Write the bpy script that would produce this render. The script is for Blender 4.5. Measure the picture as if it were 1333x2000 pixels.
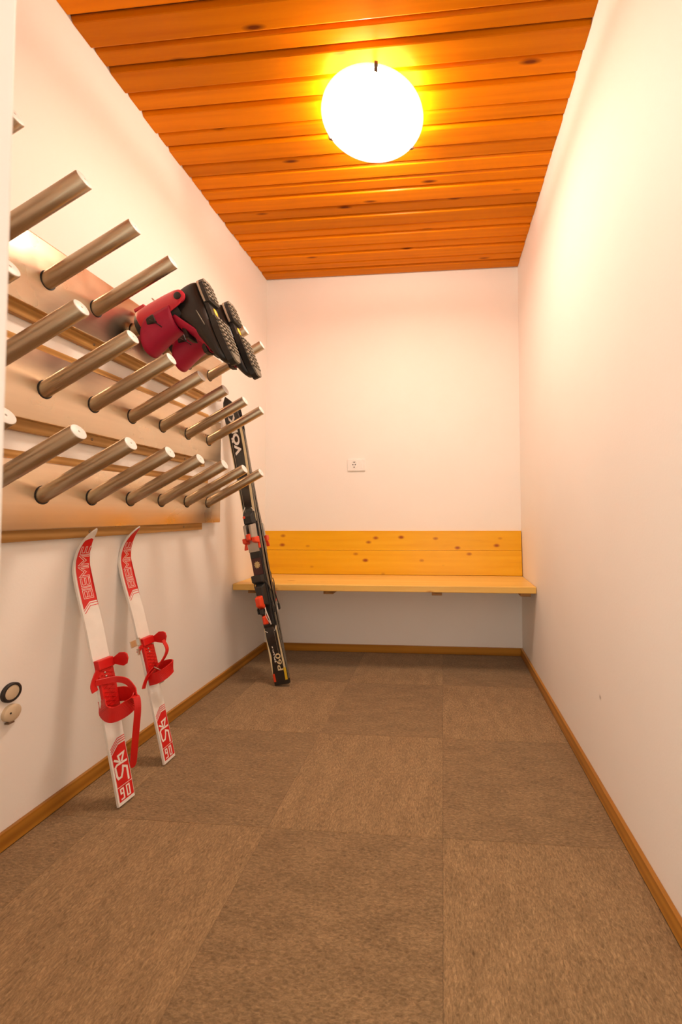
import bpy, math, random
from mathutils import Vector, Matrix
random.seed(7)
SC = bpy.context.scene
COL = SC.collection
for o in list(bpy.data.objects):
    bpy.data.objects.remove(o)

# ------------------------------------------------------------------ camera
XL, XR, YB, ZC = -1.1846, 0.4943, 2.6304, 2.484      # left wall, right wall, back wall, ceiling
YF = 0.30                                            # inner face of the front wall (the doorway)
def set_camera():
    f, cx, cy, yaw, pit, roll, hc = 793.63, 799.36, 976.64, 0.0827, 0.0325, -0.0038, 0.8959
    fwd = Vector((-math.sin(yaw), math.cos(yaw), 0)); right = Vector((math.cos(yaw), math.sin(yaw), 0)); up = Vector((0, 0, 1))
    f2 = fwd*math.cos(pit) + up*math.sin(pit); u2 = up*math.cos(pit) - fwd*math.sin(pit)
    r3 = right*math.cos(roll) + u2*math.sin(roll); u3 = u2*math.cos(roll) - right*math.sin(roll)
    cd = bpy.data.cameras.new('camera'); co = bpy.data.objects.new('camera', cd); COL.objects.link(co)
    m = Matrix((r3, u3, -f2)).transposed().to_4x4(); m.translation = Vector((0, 0, hc)); co.matrix_world = m
    cd.sensor_fit = 'VERTICAL'; cd.sensor_height = 36.0; cd.sensor_width = 24.0
    cd.lens = f/2000*36
    cd.shift_x = -(cx-666.5)/2000; cd.shift_y = (cy-1000)/2000
    cd.clip_start = 0.02
    cd.dof.use_dof = True; cd.dof.focus_distance = 1.75; cd.dof.aperture_fstop = 5.0
    SC.camera = co
set_camera()

# ------------------------------------------------------------------ world, exposure
world = bpy.data.worlds.new('hallway_light'); SC.world = world; world.use_nodes = True
bg = world.node_tree.nodes['Background']
bg.inputs[0].default_value = (1.0, 0.90, 0.77, 1); bg.inputs[1].default_value = 1.65
vs = SC.view_settings
vs.view_transform = 'Standard'; vs.look = 'None'; vs.gamma = 1.0; vs.use_curve_mapping = False
vs.exposure = 0.22
LAMP_GLASS = 54.0          # radiance of the lit glass shade
LAMP_BULB = 15.0           # watts of the bulb above the shade
LAMP_COLOR = (1.0, 0.80, 0.635)

# ------------------------------------------------------------------ materials
MATS = {}
def new_mat(name):
    m = bpy.data.materials.new(name); m.use_nodes = True
    nt = m.node_tree; b = nt.nodes['Principled BSDF']
    MATS[name] = m
    return m, nt, b
def N(nt, t, **kw):
    n = nt.nodes.new(t)
    for k, v in kw.items():
        if k in n.inputs: n.inputs[k].default_value = v
        else: setattr(n, k, v)
    return n
def ramp(nt, src, stops):
    r = nt.nodes.new('ShaderNodeValToRGB'); nt.links.new(src, r.inputs[0])
    e = r.color_ramp.elements
    while len(e) < len(stops): e.new(0.5)
    for el, (p, c) in zip(e, stops):
        el.position = p; el.color = (c[0], c[1], c[2], 1) if not isinstance(c, (int, float)) else (c, c, c, 1)
    return r
def plain(name, col, rough=0.5, metal=0.0, bump=0.0, bscale=200, var=0.06, coat=0.0, spec=0.5):
    m, nt, b = new_mat(name)
    tc = N(nt, 'ShaderNodeTexCoord')
    no = N(nt, 'ShaderNodeTexNoise', Scale=bscale*0.15, Detail=4.0); nt.links.new(tc.outputs['Object'], no.inputs['Vector'])
    d = tuple(c*(1-var) for c in col); l = tuple(min(1, c*(1+var)) for c in col)
    r = ramp(nt, no.outputs['Fac'], [(0.3, d), (0.7, l)]); nt.links.new(r.outputs[0], b.inputs['Base Color'])
    b.inputs['Roughness'].default_value = rough; b.inputs['Metallic'].default_value = metal
    b.inputs['Coat Weight'].default_value = coat; b.inputs['Specular IOR Level'].default_value = spec
    if bump:
        n2 = N(nt, 'ShaderNodeTexNoise', Scale=bscale, Detail=3.0); nt.links.new(tc.outputs['Object'], n2.inputs['Vector'])
        bp = N(nt, 'ShaderNodeBump', Strength=bump, Distance=0.002); nt.links.new(n2.outputs['Fac'], bp.inputs['Height']); nt.links.new(bp.outputs[0], b.inputs['Normal'])
    return m
def wood(name, dark, mid, light, grain=(2.0, 40.0, 40.0), knot=None, rough=0.4, coat=0.15, rings=0.5, knot_scale=(2.2, 9, 9), knot_size=0.10, var=0.18, spec=0.25):
    m, nt, b = new_mat(name); L = nt.links.new
    tc = N(nt, 'ShaderNodeTexCoord'); oi = N(nt, 'ShaderNodeObjectInfo')
    mul = N(nt, 'ShaderNodeVectorMath', operation='SCALE'); mul.inputs[0].default_value = (17.3, 9.1, 5.7); L(oi.outputs['Random'], mul.inputs['Scale'])
    add = N(nt, 'ShaderNodeVectorMath', operation='ADD'); L(tc.outputs['Object'], add.inputs[0]); L(mul.outputs[0], add.inputs[1])
    mp = N(nt, 'ShaderNodeMapping'); mp.inputs['Scale'].default_value = grain; L(add.outputs[0], mp.inputs['Vector'])
    n1 = N(nt, 'ShaderNodeTexNoise', Scale=1.0, Detail=7.0, Roughness=0.62, Distortion=0.6); L(mp.outputs[0], n1.inputs['Vector'])
    mp2 = N(nt, 'ShaderNodeMapping'); mp2.inputs['Scale'].default_value = (grain[0]*0.35, grain[1]*0.35, grain[2]*0.35); L(add.outputs[0], mp2.inputs['Vector'])
    wv = N(nt, 'ShaderNodeTexWave', wave_type='RINGS', rings_direction='X', Scale=1.1, Distortion=5.0, Detail=3.0); wv.inputs['Detail Scale'].default_value = 1.2
    L(mp2.outputs[0], wv.inputs['Vector'])
    mx = N(nt, 'ShaderNodeMix', data_type='FLOAT'); mx.inputs['Factor'].default_value = rings; L(n1.outputs['Fac'], mx.inputs[2]); L(wv.outputs['Fac'], mx.inputs[3])
    r = ramp(nt, mx.outputs[0], [(0.2, dark), (0.5, mid), (0.8, light)])
    col = r.outputs[0]
    if knot:
        mk = N(nt, 'ShaderNodeMapping'); mk.inputs['Scale'].default_value = knot_scale; L(add.outputs[0], mk.inputs['Vector'])
        vo = N(nt, 'ShaderNodeTexVoronoi', Scale=1.0); L(mk.outputs[0], vo.inputs['Vector'])
        kr = ramp(nt, vo.outputs['Distance'], [(knot_size*0.35, 1.0), (knot_size, 0.0)])
        kx = N(nt, 'ShaderNodeMix', data_type='RGBA'); L(kr.outputs[0], kx.inputs['Factor']); L(col, kx.inputs[6]); kx.inputs[7].default_value = (*knot, 1)
        col = kx.outputs[2]
    hs = N(nt, 'ShaderNodeHueSaturation'); L(col, hs.inputs['Color'])
    mr = N(nt, 'ShaderNodeMapRange'); L(oi.outputs['Random'], mr.inputs['Value']); mr.inputs['To Min'].default_value = 1-var; mr.inputs['To Max'].default_value = 1+var
    L(mr.outputs[0], hs.inputs['Value'])
    L(hs.outputs[0], b.inputs['Base Color'])
    b.inputs['Roughness'].default_value = rough; b.inputs['Coat Weight'].default_value = coat; b.inputs['Coat Roughness'].default_value = 0.2; b.inputs['Specular IOR Level'].default_value = spec
    bp = N(nt, 'ShaderNodeBump', Strength=0.15, Distance=0.002); L(n1.outputs['Fac'], bp.inputs['Height']); L(bp.outputs[0], b.inputs['Normal'])
    return m

def wall_mat(name, scuff=None):
    m, nt, b = new_mat(name); L = nt.links.new
    geo = N(nt, 'ShaderNodeNewGeometry')
    n1 = N(nt, 'ShaderNodeTexNoise', Scale=3.0, Detail=3.0); L(geo.outputs['Position'], n1.inputs['Vector'])
    r = ramp(nt, n1.outputs['Fac'], [(0.3, (0.885, 0.845, 0.795)), (0.7, (0.905, 0.865, 0.815))])
    col = r.outputs[0]
    if scuff:
        d = N(nt, 'ShaderNodeVectorMath', operation='DISTANCE'); L(geo.outputs['Position'], d.inputs[0]); d.inputs[1].default_value = scuff
        kr = ramp(nt, d.outputs['Value'], [(0.002, 0.75), (0.009, 0.0)])
        kx = N(nt, 'ShaderNodeMix', data_type='RGBA'); L(kr.outputs[0], kx.inputs['Factor']); L(col, kx.inputs[6]); kx.inputs[7].default_value = (0.25, 0.2, 0.16, 1)
        col = kx.outputs[2]
    L(col, b.inputs['Base Color'])
    b.inputs['Roughness'].default_value = 0.62; b.inputs['Specular IOR Level'].default_value = 0.35
    n2 = N(nt, 'ShaderNodeTexNoise', Scale=140.0, Detail=3.0); L(geo.outputs['Position'], n2.inputs['Vector'])
    bp = N(nt, 'ShaderNodeBump', Strength=0.12, Distance=0.002); L(n2.outputs['Fac'], bp.inputs['Height']); L(bp.outputs[0], b.inputs['Normal'])
    return m
def carpet_mat(name, k, stretch):
    m, nt, b = new_mat(name); L = nt.links.new
    geo = N(nt, 'ShaderNodeNewGeometry')
    mp = N(nt, 'ShaderNodeMapping'); mp.inputs['Scale'].default_value = stretch; mp.inputs['Rotation'].default_value = (0, 0, 0.35); L(geo.outputs['Position'], mp.inputs['Vector'])
    n1 = N(nt, 'ShaderNodeTexNoise', Scale=140.0, Detail=5.0, Roughness=0.8, Distortion=0.8); L(mp.outputs[0], n1.inputs['Vector'])
    n2 = N(nt, 'ShaderNodeTexNoise', Scale=14.0, Detail=4.0, Roughness=0.6); L(mp.outputs[0], n2.inputs['Vector'])
    mx = N(nt, 'ShaderNodeMix', data_type='FLOAT'); mx.inputs['Factor'].default_value = 0.20; L(n1.outputs['Fac'], mx.inputs[2]); L(n2.outputs['Fac'], mx.inputs[3])
    d, mi, l = (0.115, 0.068, 0.028), (0.25, 0.155, 0.070), (0.46, 0.295, 0.145)
    r = ramp(nt, mx.outputs[0], [(0.33, tuple(c*k for c in d)), (0.5, tuple(c*k for c in mi)), (0.68, tuple(c*k for c in l))])
    L(r.outputs[0], b.inputs['Base Color'])
    b.inputs['Roughness'].default_value = 0.95; b.inputs['Specular IOR Level'].default_value = 0.1
    b.inputs['Sheen Weight'].default_value = 0.15; b.inputs['Sheen Roughness'].default_value = 0.6
    bp = N(nt, 'ShaderNodeBump', Strength=0.5, Distance=0.004); L(n1.outputs['Fac'], bp.inputs['Height']); L(bp.outputs[0], b.inputs['Normal'])
    return m
def steel_mat(name, col, rough, stretch=(4, 4, 260), var=0.08):
    m, nt, b = new_mat(name); L = nt.links.new
    tc = N(nt, 'ShaderNodeTexCoord'); mp = N(nt, 'ShaderNodeMapping'); mp.inputs['Scale'].default_value = stretch; L(tc.outputs['Object'], mp.inputs['Vector'])
    n1 = N(nt, 'ShaderNodeTexNoise', Scale=1.0, Detail=4.0); L(mp.outputs[0], n1.inputs['Vector'])
    n2 = N(nt, 'ShaderNodeTexNoise', Scale=7.0, Detail=3.0); L(tc.outputs['Object'], n2.inputs['Vector'])
    r = ramp(nt, n1.outputs['Fac'], [(0.3, tuple(c*(1-var) for c in col)), (0.7, tuple(min(1, c*(1+var)) for c in col))]); L(r.outputs[0], b.inputs['Base Color'])
    mr = N(nt, 'ShaderNodeMapRange'); L(n2.outputs['Fac'], mr.inputs['Value']); mr.inputs['From Min'].default_value = 0.3; mr.inputs['From Max'].default_value = 0.7
    mr.inputs['To Min'].default_value = rough*0.8; mr.inputs['To Max'].default_value = rough*1.25; L(mr.outputs[0], b.inputs['Roughness'])
    b.inputs['Metallic'].default_value = 1.0
    bp = N(nt, 'ShaderNodeBump', Strength=0.03, Distance=0.001); L(n1.outputs['Fac'], bp.inputs['Height']); L(bp.outputs[0], b.inputs['Normal'])
    return m

M_WALL = wall_mat('white_plaster'); M_WALL_R = wall_mat('white_plaster_scuffed', (XR, 1.354, 0.310))
M_CARPET = [carpet_mat('brown_felt_carpet', 0.94, (0.6, 1.5, 1)), carpet_mat('brown_felt_carpet_turned_sheen', 1.10, (1.5, 0.6, 1))]  # same felt; sheen of the turned pile painted as a lighter tone
M_CEIL = wood('orange_stained_pine', (0.62, 0.165, 0.0005), (0.71, 0.205, 0.001), (0.79, 0.245, 0.0015), grain=(1.6, 30, 30), knot=(0.17, 0.032, 0.002), rough=0.34, coat=0.06, rings=0.15, spec=0.06, knot_scale=(2.6, 11, 11), knot_size=0.12)
M_GROOVE = wood('dark_groove_pine', (0.10, 0.028, 0.003), (0.16, 0.045, 0.004), (0.22, 0.065, 0.006), rough=0.6, coat=0)
M_SEAT = wood('larch_seat_baked_light', (0.74, 0.42, 0.085), (0.83, 0.52, 0.13), (0.90, 0.61, 0.19), grain=(1.2, 16, 16), knot=(0.45, 0.16, 0.02), rough=0.38, rings=0.10, knot_scale=(3.1, 7.5, 7.5), knot_size=0.10, var=0.04)  # same wood as the backrest; the seat's paler lighting is put into the colour
M_BACK = wood('larch_backrest_baked_light', (0.76, 0.345, 0.003), (0.85, 0.43, 0.006), (0.91, 0.51, 0.014), grain=(1.6, 1.0, 20), knot=(0.36, 0.08, 0.006), rough=0.38, rings=0.10, knot_scale=(7.0, 1, 12), knot_size=0.17, var=0.05)  # same wood as the seat; the different light here is baked into the colour
M_BASE = wood('honey_oak_baseboard', (0.28, 0.105, 0.010), (0.42, 0.18, 0.020), (0.55, 0.25, 0.03), grain=(30, 1.5, 30), rough=0.35, coat=0.3, rings=0.3, var=0.05)
M_BASE_B = wood('oak_baseboard_crosswise', (0.28, 0.105, 0.010), (0.42, 0.18, 0.020), (0.55, 0.25, 0.03), grain=(1.5, 30, 30), rough=0.35, coat=0.3, rings=0.3, var=0.05)
M_BATTEN = wood('brown_batten', (0.30, 0.14, 0.03), (0.46, 0.24, 0.065), (0.62, 0.36, 0.12), grain=(40, 3, 40), rough=0.5, rings=0.3, var=0.1)
M_BRACKET = wood('dark_bracket_wood', (0.22, 0.10, 0.03), (0.32, 0.16, 0.05), (0.40, 0.21, 0.07), grain=(30, 2, 30), rough=0.5, var=0.1)
M_STEEL = steel_mat('brushed_steel_sheet', (0.74, 0.615, 0.46), 0.30, (2, 2, 60), 0.03)
M_PEG = steel_mat('brushed_steel_tube', (0.47, 0.395, 0.285), 0.36, (160, 160, 2), 0.05)
M_CAP = plain('white_peg_cap', (0.80, 0.78, 0.74), 0.45)
M_LINER_GAP = plain('black_liner_and_gap_shade', (0.018, 0.016, 0.015), 0.6)  # black boot liner, also the painted shade in the gaps around the pegs
M_SCREW = plain('dark_screw_metal', (0.25, 0.18, 0.11), 0.4, 0.9)
M_SKIW = plain('white_ski_plastic', (0.82, 0.79, 0.74), 0.32, coat=0.2, var=0.03)
M_RED = plain('red_print', (0.66, 0.012, 0.010), 0.35, var=0.05)
M_WPRINT = plain('white_print', (0.85, 0.80, 0.74), 0.4, var=0.03)
M_REDP = plain('red_binding_plastic', (0.62, 0.010, 0.008), 0.36, bump=0.1, bscale=120)
M_CHROME = plain('zinc_buckle', (0.62, 0.58, 0.52), 0.3, 1.0)
M_BLK = plain('black_ski_topsheet', (0.016, 0.014, 0.014), 0.25, coat=0.4, var=0.25)
M_BLKP = plain('black_binding_plastic', (0.018, 0.018, 0.017), 0.45)
M_EDGE = plain('striped_ski_sidewall', (0.13, 0.115, 0.085), 0.45, var=0.5, bscale=900)
M_CREAM = plain('cream_print', (0.72, 0.60, 0.36), 0.4)
M_YEL = plain('yellow_print', (0.72, 0.48, 0.02), 0.4)
M_ORG = plain('orange_red_binding', (0.72, 0.055, 0.012), 0.38)
M_GREY = plain('grey_binding_metal', (0.45, 0.42, 0.37), 0.35, 0.85)
M_STICK = plain('tan_sticker', (0.50, 0.36, 0.16), 0.5, var=0.4, bscale=600)
M_MAROON = plain('maroon_plate', (0.055, 0.012, 0.012), 0.4, var=0.3)
M_BOOTB = plain('black_boot_shell', (0.014, 0.013, 0.012), 0.45, bump=0.15, bscale=150)
M_BOOTR = plain('red_boot_cuff', (0.62, 0.022, 0.045), 0.4, bump=0.12, bscale=90)
M_BOOTM = plain('magenta_boot_liner', (0.42, 0.004, 0.045), 0.5, bump=0.1, bscale=120)
M_SOLE = plain('grey_sole_rubber', (0.20, 0.17, 0.125), 0.6, bump=0.3, bscale=300, var=0.3)
M_HEELS = plain('beige_heel_strip', (0.50, 0.40, 0.29), 0.5)
M_PLAST = plain('white_outlet_plastic', (0.88, 0.86, 0.83), 0.35, var=0.02)
M_BEIGE = plain('beige_socket_plastic', (0.62, 0.50, 0.34), 0.45, var=0.08)
M_DARK = plain('dark_hole', (0.02, 0.015, 0.012), 0.6)
M_CLIP = plain('bronze_clip', (0.20, 0.13, 0.08), 0.4, 0.6)
M_PAN = plain('white_lamp_pan', (0.8, 0.78, 0.74), 0.4)
def glow(name, s, edge):
    m, nt, b = new_mat(name)
    tc = N(nt, 'ShaderNodeTexCoord'); no = N(nt, 'ShaderNodeTexNoise', Scale=6.0); nt.links.new(tc.outputs['Object'], no.inputs['Vector'])
    r = ramp(nt, no.outputs['Fac'], [(0.3, tuple(c*0.96 for c in LAMP_COLOR)), (0.7, LAMP_COLOR)])
    nt.links.new(r.outputs[0], b.inputs['Emission Color'])
    b.inputs['Base Color'].default_value = (0.85, 0.82, 0.78, 1); b.inputs['Roughness'].default_value = edge
    b.inputs['Emission Strength'].default_value = s
    return m
M_GLASS = glow('lit_opal_glass', LAMP_GLASS, 0.25)
M_INNER = glow('lit_upper_glass', 11.0, 0.3)
M_RIM = glow('lit_glass_rim', 0.9, 0.2)

# ------------------------------------------------------------------ mesh helpers
class MB:
    def __init__(self): self.v = []; self.f = []
    def add(self, vs, fs):
        o = len(self.v); self.v += [tuple(p) for p in vs]; self.f += [tuple(i+o for i in q) for q in fs]; return self
    def box(self, lo, hi, fr=None):
        x0, y0, z0 = lo; x1, y1, z1 = hi
        vs = [(x0,y0,z0),(x1,y0,z0),(x1,y1,z0),(x0,y1,z0),(x0,y0,z1),(x1,y0,z1),(x1,y1,z1),(x0,y1,z1)]
        if fr: vs = [fr(*p) for p in vs]
        return self.add(vs, [(0,3,2,1),(4,5,6,7),(0,1,5,4),(1,2,6,5),(2,3,7,6),(3,0,4,7)])
    def wedge(self, lo, hi, top, fr=None):
        """box whose upper face is the rectangle top=(x0,y0,x1,y1)"""
        x0, y0, z0 = lo; x1, y1, z1 = hi; a, b, c, d = top
        vs = [(x0,y0,z0),(x1,y0,z0),(x1,y1,z0),(x0,y1,z0),(a,b,z1),(c,b,z1),(c,d,z1),(a,d,z1)]
        if fr: vs = [fr(*p) for p in vs]
        return self.add(vs, [(0,3,2,1),(4,5,6,7),(0,1,5,4),(1,2,6,5),(2,3,7,6),(3,0,4,7)])
    def loft(self, rings, cap=True, closed=True):
        n = len(rings[0]); vs = [p for r in rings for p in r]; fs = []
        for k in range(len(rings)-1):
            for i in range(n if closed else n-1):
                j = (i+1) % n; fs.append((k*n+i, k*n+j, (k+1)*n+j, (k+1)*n+i))
        if cap and closed: fs.append(tuple(reversed(range(n)))); fs.append(tuple((len(rings)-1)*n+i for i in range(n)))
        return self.add(vs, fs)
    def lathe(self, prof, n=24, M=None):
        rings = []
        for r, z in prof:
            ring = [Vector((r*math.cos(2*math.pi*i/n), r*math.sin(2*math.pi*i/n), z)) for i in range(n)]
            if M is not None: ring = [M @ p for p in ring]
            rings.append(ring)
        return self.loft(rings, cap=True)
    def tube(self, pts, r, n=10):
        pts = [Vector(p) for p in pts]; rings = []; ref = None
        for i, p in enumerate(pts):
            t = (pts[min(i+1, len(pts)-1)] - pts[max(i-1, 0)]).normalized()
            if ref is None: ref = t.orthogonal().normalized()
            ref = (ref - t*ref.dot(t)).normalized(); b = t.cross(ref)
            rr = r[i] if isinstance(r, (list, tuple)) else r
            rings.append([p + ref*rr*math.cos(2*math.pi*k/n) + b*rr*math.sin(2*math.pi*k/n) for k in range(n)])
        return self.loft(rings)
    def ribbon(self, pts, wdir, width, thick):
        """strip of rectangular section along pts; wdir is one vector or one per point"""
        pts = [Vector(p) for p in pts]; rings = []
        for i, p in enumerate(pts):
            t = (pts[min(i+1, len(pts)-1)] - pts[max(i-1, 0)]).normalized()
            w = Vector(wdir[i] if isinstance(wdir, list) else wdir); w = (w - t*w.dot(t)).normalized(); nn = t.cross(w)
            ww = (width[i] if isinstance(width, list) else width)/2
            rings.append([p - w*ww - nn*thick/2, p + w*ww - nn*thick/2, p + w*ww + nn*thick/2, p - w*ww + nn*thick/2])
        return self.loft(rings)
    def build(self, name, mat, parent=None, smooth=False, bevel=0.0, segs=2, sub=0, autosmooth=None):
        me = bpy.data.meshes.new(name); off = root_loc(parent)
        me.from_pydata([(x-off[0], y-off[1], z-off[2]) for x, y, z in self.v], [], self.f); me.validate(); me.update()
        import bmesh
        bm = bmesh.new(); bm.from_mesh(me); bmesh.ops.recalc_face_normals(bm, faces=bm.faces); bm.to_mesh(me); bm.free()
        me.materials.append(mat)
        o = bpy.data.objects.new(name, me); COL.objects.link(o)
        if parent is not None: o.parent = parent
        if smooth or autosmooth:
            for p in me.polygons: p.use_smooth = True
        if autosmooth: me.set_sharp_from_angle(angle=math.radians(autosmooth))
        if bevel:
            md = o.modifiers.new('bevel', 'BEVEL'); md.width = bevel; md.segments = segs; md.limit_method = 'ANGLE'; md.angle_limit = math.radians(35)
        if sub:
            md = o.modifiers.new('subd', 'SUBSURF'); md.levels = sub; md.render_levels = sub
        return o
def root_loc(p):
    loc = Vector((0, 0, 0))
    while p is not None: loc += Vector(p.location); p = p.parent
    return loc
def spl(pts, n=8):
    """Catmull-Rom through points"""
    P = [Vector(p) for p in pts]; P = [2*P[0]-P[1]] + P + [2*P[-1]-P[-2]]; out = []
    for i in range(1, len(P)-2):
        for k in range(n):
            t = k/n; a, b, c, d = P[i-1], P[i], P[i+1], P[i+2]
            out.append(0.5*((2*b) + (c-a)*t + (2*a-5*b+4*c-d)*t*t + (3*b-a-3*c+d)*t*t*t))
    out.append(P[-2]); return out
def interp(x, tab):
    if x <= tab[0][0]: return tab[0][1]
    for (a, u), (b, v) in zip(tab, tab[1:]):
        if x <= b: return u + (v-u)*(x-a)/(b-a)
    return tab[-1][1]
def tag(o, label=None, cat=None, group=None, kind=None):
    if label: o['label'] = label
    if cat: o['category'] = cat
    if group: o['group'] = group
    if kind: o['kind'] = kind
    return o
def thing(name, label, cat, loc, group=None):
    o = bpy.data.objects.new(name, None); o.empty_display_size = 0.05; o.location = loc; COL.objects.link(o)
    return tag(o, label, cat, group)
def struct(name, mb, mat, **kw):
    o = mb.build(name, mat, **kw); o['kind'] = 'structure'; return o

# ------------------------------------------------------------------ room shell
T = 0.10
struct('wall_left', MB().box((XL-T, -0.2, 0), (XL, YB+T, ZC+0.05)), M_WALL)
struct('wall_right', MB().box((XR, -0.2, 0), (XR+T, YB+T, ZC+0.05)), M_WALL_R)
struct('wall_back', MB().box((XL, YB, 0), (XR, YB+T, ZC+0.05)), M_WALL)
DJ = -0.3535                                         # edge of the door opening on the left
wf = MB().box((XL, YF-0.2, 0), (DJ, YF, ZC+0.05)).box((0.44, YF-0.2, 0), (XR, YF, ZC+0.05)).box((DJ, YF-0.2, 2.05), (0.44, YF, ZC+0.05))
struct('wall_front', wf, M_WALL, bevel=0.003)
floor = struct('floor', MB().box((XL-T, -0.2, -0.08), (XR+T, YB+T, -0.004)), M_CARPET[0])
BW, BH = 0.012, 0.048
struct('baseboard_left', MB().box((XL, YF, 0), (XL+BW, YB, BH)), M_BASE, bevel=0.002)
struct('baseboard_right', MB().box((XR-BW, YF, 0), (XR, YB, BH)), M_BASE, bevel=0.002)
struct('baseboard_back', MB().box((XL+BW, YB-BW, 0), (XR-BW, YB, BH)), M_BASE_B, bevel=0.002)

# carpet tiles, laid quarter-turned, the pile's differing sheen put into their colour
xs = [XL+BW, -1.005, -0.505, -0.005, XR-BW]; ys = [YF, 0.653, 1.153, 1.653, 2.153, YB-BW]
g = 0.0002
for j in range(len(ys)-1):
    for i in range(len(xs)-1):
        mb = MB().box((xs[i]+g, ys[j]+g, -0.004), (xs[i+1]-g, ys[j+1]-g, 0.0))
        mb.build('carpet_tile', M_CARPET[(i+j+1) % 2], floor, bevel=0.0006, segs=1)

# ceiling of profiled boards
ceil = struct('ceiling', MB().box((XL, YF-0.2, ZC+0.018), (XR, YB, ZC+0.05)), M_GROOVE)
seams = [1.25, 1.312, 1.40, 1.472, 1.563, 1.628, 1.72, 1.79, 1.867, 1.932, 2.02, 2.09, 2.18, 2.24, 2.328, 2.39, 2.48, 2.547, YB]
y, k = 1.25, 0
while y > 0.12:
    y -= (0.089, 0.065)[k % 2]; k += 1; seams.insert(0, y)
for a, b in zip(seams, seams[1:]):
    w = b-a; lo = 0.0 if w > 0.078 else 0.005
    prof = [(a+0.0025, ZC+0.018), (a+0.003, ZC+0.014), (a+0.0085, ZC+0.0016+lo), (a+0.0115, ZC+lo), (b-0.0115, ZC+lo), (b-0.0085, ZC+0.0016+lo), (b-0.003, ZC+0.014), (b-0.0025, ZC+0.018)]
    prof = [(min(max(q, a+0.0005), b-0.0005), z) for q, z in prof]
    mb = MB().loft([[(XL+0.001, q, z) for q, z in prof], [(XR-0.001, q, z) for q, z in prof]])
    mb.build('ceiling_board', M_CEIL, ceil)

# ------------------------------------------------------------------ ceiling lamp
LX, LY, LZ, LR = -0.2605, 1.5104, ZC-0.062, 0.1965
lamp = thing('ceiling_lamp', 'round glowing opal glass ceiling lamp on the wooden boards', 'lamp', (LX, LY, ZC))
TL = Matrix.Translation((LX, LY, 0))
prof = []
for i in range(15):
    a = i/14*math.pi/2; prof.append((max(1e-3, (LR-0.008)*math.sin(a)), LZ-0.020*math.cos(a)))
prof2 = [(LR-0.008, LZ+0.002), (0.001, LZ-0.010)]
MB().lathe(prof+[(LR-0.009, LZ+0.001)], 64, TL).build('glass_shade', M_GLASS, lamp, smooth=True)
MB().lathe([(LR-0.008, LZ+0.0015), (LR-0.008, LZ+0.004), (0.10, LZ+0.003), (0.001, LZ+0.002)], 64, TL).build('upper_glass', M_INNER, lamp, autosmooth=40)
rim = [(LR-0.0075, LZ+0.0005), (LR-0.002, LZ-0.001), (LR, LZ+0.0015), (LR-0.001, LZ+0.0055), (LR-0.0075, LZ+0.006)]
mb = MB(); rr = []
for r, z in rim+rim[:1]:
    rr.append([(LX+r*math.cos(2*math.pi*i/64), LY+r*math.sin(2*math.pi*i/64), z) for i in range(64)])
mb.loft(rr, cap=False).build('glass_rim', M_RIM, lamp, smooth=True)
MB().lathe([(0.06, ZC+0.004), (0.06, ZC-0.010), (0.05, ZC-0.014), (0.001, ZC-0.014)], 32, TL).build('ceiling_pan', M_PAN, lamp, autosmooth=40)
for ad in (-77, 162, 43):
    a = math.radians(ad); ca, sa = math.cos(a), math.sin(a)
    fr = lambda r, t, z: (LX+ca*r-sa*t, LY+sa*r+ca*t, z)
    mb = MB().ribbon([fr(0.055, 0, ZC-0.012), fr(LR-0.030, 0, LZ+0.016), fr(LR-0.004, 0, LZ+0.010), fr(LR+0.004, 0, LZ+0.007), fr(LR+0.004, 0, LZ-0.003), fr(LR-0.004, 0, LZ-0.008), fr(LR-0.013, 0, LZ-0.013)], (-sa, ca, 0), 0.012, 0.002)
    mb.build('clip', M_CLIP, lamp, bevel=0.0008)
bl = bpy.data.lights.new('bulb_light', 'POINT'); bl.energy = LAMP_BULB; bl.color = LAMP_COLOR; bl.shadow_soft_size = 0.02
blo = bpy.data.objects.new('bulb_light', bl); COL.objects.link(blo); blo.parent = lamp; blo.location = (0.0, 0.0, -0.034)

# ------------------------------------------------------------------ bench
bench = thing('wall_bench', 'golden wooden bench fixed wall to wall under the outlet', 'bench', (XL+(XR-XL)/2, 2.42, 0))
SZ = 0.503
MB().box((XL+0.002, 2.212, SZ-0.036), (XR-0.002, 2.612, SZ)).build('seat', M_SEAT, bench, bevel=0.004)
def back_fr(x, h, t):                                 # h up the backrest, t in front of it
    ang = math.radians(6.0)
    return (x, 2.590 + h*math.sin(ang) - t*math.cos(ang), SZ + 0.001 + h*math.cos(ang) + t*math.sin(ang))
for h0, h1 in ((0.0, 0.1540), (0.1550, 0.280)):
    MB().box((XL+0.002, h0, -0.012), (XR-0.004, h1, 0.010), back_fr).build('backrest_board', M_BACK, bench, bevel=0.0015)
for x in (-1.085, -0.645, -0.035, 0.445):
    MB().box((x-0.028, 2.255, SZ-0.036-0.024), (x+0.028, YB, SZ-0.036)).build('bracket', M_BRACKET, bench, bevel=0.002)

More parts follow.
